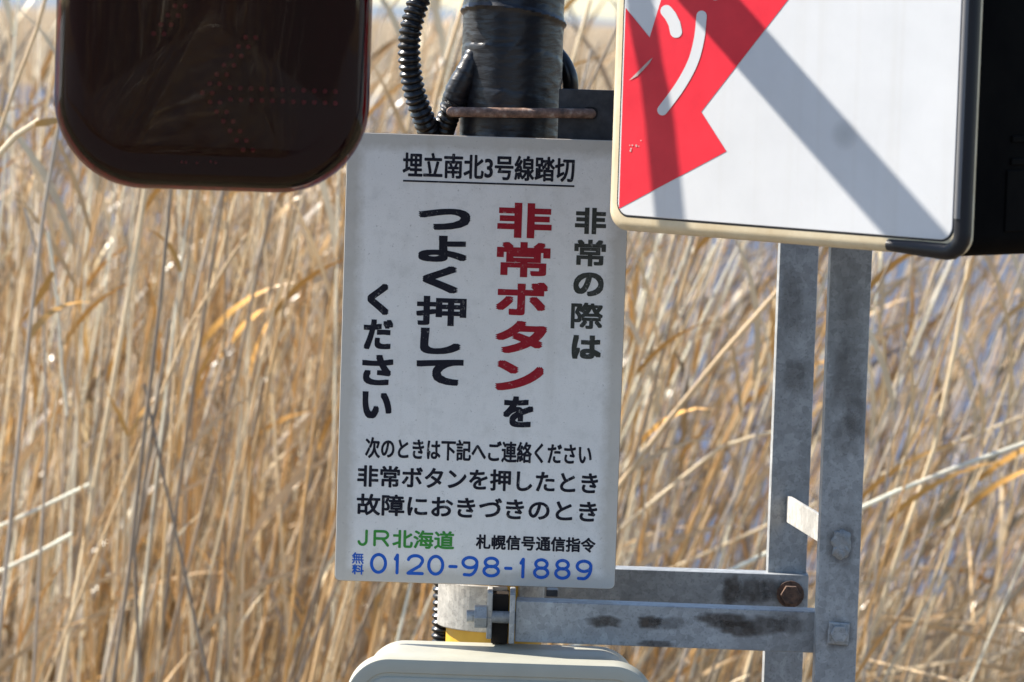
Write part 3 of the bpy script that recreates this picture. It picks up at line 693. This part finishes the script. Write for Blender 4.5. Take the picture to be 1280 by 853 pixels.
def leaves_for(pts, k, rnd):
    out = []
    for _ in range(k):
        i = rnd.randint(1, len(pts)-2); t = rnd.random(); p = pts[i].lerp(pts[i+1], t)
        d = (pts[i+1]-pts[i]).normalized(); sg = rnd.choice((-1,1,1))
        d = (d + Vector((sg*rnd.uniform(.1,.45), rnd.uniform(-.4,.4), 0))).normalized()
        out.append(leaf_geo(p, d, rnd.uniform(.10,.34), rnd.uniform(.004,.014), sg*rnd.uniform(.1,1.1), 5, rnd.uniform(-1.5,1.5)))
    return out

def reed_bed(name, n_, region, rnd, dens=None, hmean=1.45, sides=3, label=None, hs=.20, leafk=(0,3), mess=.045):
    V = []; F = []; C = []
    def push(v, f, c):
        k = len(V); V.extend([tuple(p) for p in v]); F.extend([tuple(i+k for i in q_) for q_ in f]); C.extend([c]*len(v))
    x0, x1, y0, y1 = region; cnt = 0
    while cnt < n_:
        x, y = rnd.uniform(x0, x1), rnd.uniform(y0, y1)
        if dens and rnd.random() > dens(x, y): continue
        cnt += 1
        sx_ = x/y*FPX/640.0            # about -1..1 across the picture
        lean = R(2 + 19*max(0, min(1, (sx_+1)/2)) + rnd.gauss(0, 7.5) + (14 if x > .1 else 0)*rnd.random())
        h = max(.5, rnd.gauss(hmean, hs)); kink = None
        if rnd.random() < mess*(1.0 if x > .1 else .3): kink = (rnd.randint(2,4), R(rnd.choice((1,1,-1))*rnd.uniform(25,75)))
        z = ground_z(x, y)
        pts = stalk_path((x, y, z-.02), h, lean, rnd.gauss(0,.10), R(rnd.gauss(4,6)), 6, kink)
        r0 = rnd.uniform(.0016,.0035); c = rnd.choices(PAL, WGT)[0]; k = rnd.choice((rnd.uniform(.32,.75), rnd.uniform(.8,1.3))); c = (c[0]*k, c[1]*k, c[2]*k*rnd.uniform(.9,1.1), 1)  # tone varies by reed; darker picks put gap shade into the colour
        b_ = MB(); b_.tube(pts, [r0*(1-.55*i/6) for i in range(7)], sides, cap=False); push(b_.v, b_.f, c)
        for v, f in leaves_for(pts, rnd.randint(*leafk), rnd):
            c2 = rnd.choices(PAL, WGT)[0] if rnd.random() < .5 else c; push(v, f, (*c2[:3], 1))
    me = bpy.data.meshes.new(name); me.from_pydata(V, [], F)
    ca = me.color_attributes.new('reed_colour', 'FLOAT_COLOR', 'POINT'); ca.data.foreach_set('color', [q_ for c in C for q_ in c])
    me.polygons.foreach_set('use_smooth', [True]*len(F)); me.materials.append(M_BED)
    o = bpy.data.objects.new(name, me); COL.objects.link(o); tag(o, label, 'reeds', None, 'stuff'); return o
rnd = random.Random(5)
def dens_main(x, y):
    q_ = x/y
    d = 1.0
    if q_ > .015: d = .45 if y < 8.3 else .13
    if q_ > .05 and y > 9.2: d = .08
    if q_ < -.1 and y > 8: d = .55
    if abs(q_) > .16: d *= .5
    return d
reed_bed('reed_bed', 3300, (-2.6, 2.6, 6.9, 11.0), rnd, dens_main, 1.27, label='dense bed of dry straw coloured reeds behind the notice board')
reed_bed('far_reeds', 2600, (-16, 16, 91, 97), rnd, None, 1.25, label='pale band of dry reeds on the far bank of the water', leafk=(1,2))
reed_bed('dry_grass', 520, (-3.6, -.45, -4.2, -1.8), rnd, None, 1.75, label='dry reeds standing behind the camera reflected in the dark lens')

# individual reeds: prototypes, then copies
KINDS = [('straight straw coloured reed at the front of the bed', 0, 2, None), ('pale leaning reed at the front of the bed', 1, 2, None), ('bleached reed at the front of the bed', 2, 1, None),
         ('brown reed with leaves at the front of the bed', 3, 3, None), ('grey weathered reed at the front of the bed', 4, 2, None), ('orange tinted reed with curled leaves at the front of the bed', 5, 4, None),
         ('dark thin reed at the front of the bed', 6, 1, None), ('pale reed bent over halfway at the front of the bed', 1, 2, (3, R(55))), ('straw reed snapped sideways at the front of the bed', 0, 2, (4, R(75)))]
protos = []
for ki, (lab, mi, nl, kink) in enumerate(KINDS):
    for var in range(2):
        e = empty('reed', (0,0,0), lab, 'reed', 'dry reeds at the front of the bed')
        pts = stalk_path((0,0,-.03), rnd.uniform(1.2,1.75), R(3+rnd.uniform(-4,8)), rnd.uniform(-.06,.06), R(rnd.uniform(0,10)), 9, kink)
        r0 = rnd.uniform(.0022,.0040)
        b = MB(); b.tube(pts, [r0*(1-.5*i/9) for i in range(10)], 6); b.build('stalk', M_REEDS[mi], e)
        for v, f in leaves_for(pts, nl, rnd):
            b = MB(); b.add(v, f, True); b.build('leaf', M_RLEAF if rnd.random() < .3 else M_REEDS[rnd.choice((mi,1,0))], e, recalc=False)
        protos.append(e)
used = set(); n_ind = 0
while n_ind < 265:
    y = rnd.uniform(5.9, 7.0); q_ = rnd.uniform(-.155, .15)
    if q_ > .01 and rnd.random() < .45: continue
    x = q_*y; p = rnd.choice(protos if q_ > .02 else protos[:14]); n_ind += 1
    if p.name not in used: e = p; used.add(p.name); kids = None
    else:
        e = p.copy(); COL.objects.link(e)
        for ch in list(p.children):
            c = ch.copy(); COL.objects.link(c); c.parent = e
    e.location = (x, y, ground_z(x, y)); extra = R(8)*(q_/.13+1) + R(rnd.gauss(0, 6))
    e.rotation_euler = (rnd.gauss(0,.05), extra, rnd.gauss(0,.4)); s_ = rnd.uniform(.85,1.12); e.scale = (s_,)*3
for p in protos:
    if p.name not in used: 
        for ch in list(p.children): bpy.data.objects.remove(ch)
        bpy.data.objects.remove(p)

# single reeds that stand out in the picture: path given through picture points at one distance
def feature(label, pix, Y, r, m, root=True, taper=.75, leaf=None):
    pts = [at(px, py, Y) for px, py in pix]
    if root:
        p = pts[0]; d = (pts[0]-pts[1]).normalized()
        if d.z < -.35: g_ = p + d*(p.z/-d.z)
        else: g_ = Vector((p.x - .1, Y, 0))
        pts = [g_ - Vector((0,0,.03))] + pts
    e = empty('reed', (pts[0].x, Y, 0), label, 'reed')
    path = []
    for i in range(len(pts)-1):
        n_ = max(2, int((pts[i+1]-pts[i]).length/.05)); path += [pts[i].lerp(pts[i+1], k/n_) for k in range(n_)]
    path.append(pts[-1])
    b = MB(); b.tube(path, [r*(1-(1-taper)*i/len(path)) for i in range(len(path))], 8); b.build('stalk', m, e)
    for (px, py, dx, dy, L, wd, dr) in (leaf or []):
        d = Vector((dx, .1, -dy)); v, f = leaf_geo(at(px, py, Y-.01), d, L, wd, dr, 7, .9); b = MB(); b.add(v, f, True); b.build('leaf', M_RLEAF, e, recalc=False)
    return e
S, P, BL, BR, GR, OR, DK = M_REEDS
feature('long pale reed slanting up to the right beside the front steel post', [(1045,650),(1120,615),(1200,583),(1300,548)], 5.9, .0045, BL)
feature('slim straw reed slanting above the long pale one', [(1060,612),(1180,560),(1300,512)], 6.6, .0035, P)
feature('brown reed slanting between the notice board and the rear post', [(776,604),(840,520),(905,440),(985,350)], 5.9, .0048, S, True)
feature('pale straight reed leaning right of the front post near the top', [(1120,700),(1168,560),(1195,430),(1212,325)], 6.1, .0042, P)
feature('thin dark stem leaning at the left', [(140,860),(163,700),(178,560),(200,380),(214,235)], 5.7, .0036, DK)
feature('dark stem beside the thin leaning one', [(175,860),(168,690),(190,540),(212,400)], 5.8, .0034, DK)
feature('grey stem at the left edge leaning up behind the dark lens', [(18,600),(36,420),(55,260),(80,120),(92,-20)], 5.7, .0034, GR)
feature('tall straw reed crossing upward beside the dark lens', [(-12,200),(18,110),(45,40),(62,-20)], 5.6, .0036, S)
feature('snapped pale reed tip with orange end at the left edge', [(-60,260),(-10,203),(20,170),(50,151)], 5.3, .0046, P, True, .9, [(44,156,1,-.3,.05,.012,.3)])
feature('upper of two short pale stalks lying slanted at the lower left', [(-15,665),(50,636),(112,606)], 6.0, .0042, BL)
feature('lower of two short pale stalks lying slanted at the lower left', [(2,714),(45,693),(90,668)], 6.0, .0045, BL)
feature('reed with a curled orange leaf at the left', [(50,700),(58,560),(56,440),(50,330),(30,260)], 5.9, .0026, GR, True, .8, [(36,425,.3,-1,.12,.014,1.3),(66,340,-.4,1,.10,.012,-.6)])
feature('reed with a bright orange leaf fork left of the notice board', [(150,860),(156,700),(160,540)], 6.0, .003, S, True, .8, [(160,545,-.4,-1,.08,.009,-.2),(163,545,.3,-1,.07,.008,.4)])
feature('pale reed leaning out from under the dark lens', [(120,600),(150,430),(168,330),(182,236)], 6.0, .0050, P)
feature('slanting straw reed in the middle left with a forked top', [(190,520),(235,410),(290,320),(310,292)], 5.9, .0026, S, True, .8, [(225,340,-.1,-1,.10,.010,-1.2)])
feature('dark slanted reed left of the notice board', [(262,600),(300,450),(318,360),(340,250)], 6.2, .0034, DK)
feature('dark stem crossing to the right low on the left', [(262,860),(235,735),(205,600),(180,480)], 5.8, .0030, DK)
feature('brown upright stem left of the notice board', [(285,860),(300,700),(318,560),(352,400),(372,300)], 5.9, .0032, BR)
feature('white curved stalk drooping at the left', [(60,290),(72,380),(78,470),(84,520)], 5.9, .0024, BL, False)
feature('straw reed arching low between the two steel posts and the board', [(850,600),(900,560),(945,545),(968,541)], 6.2, .0040, P)
feature('thick tan reed behind the corrugated conduit', [(520,240),(548,110),(575,20),(590,-30)], 6.2, .0050, S)
feature('pair reed leaning beside the taped pole at the right', [(690,190),(715,80),(738,0)], 6.4, .0040, P)
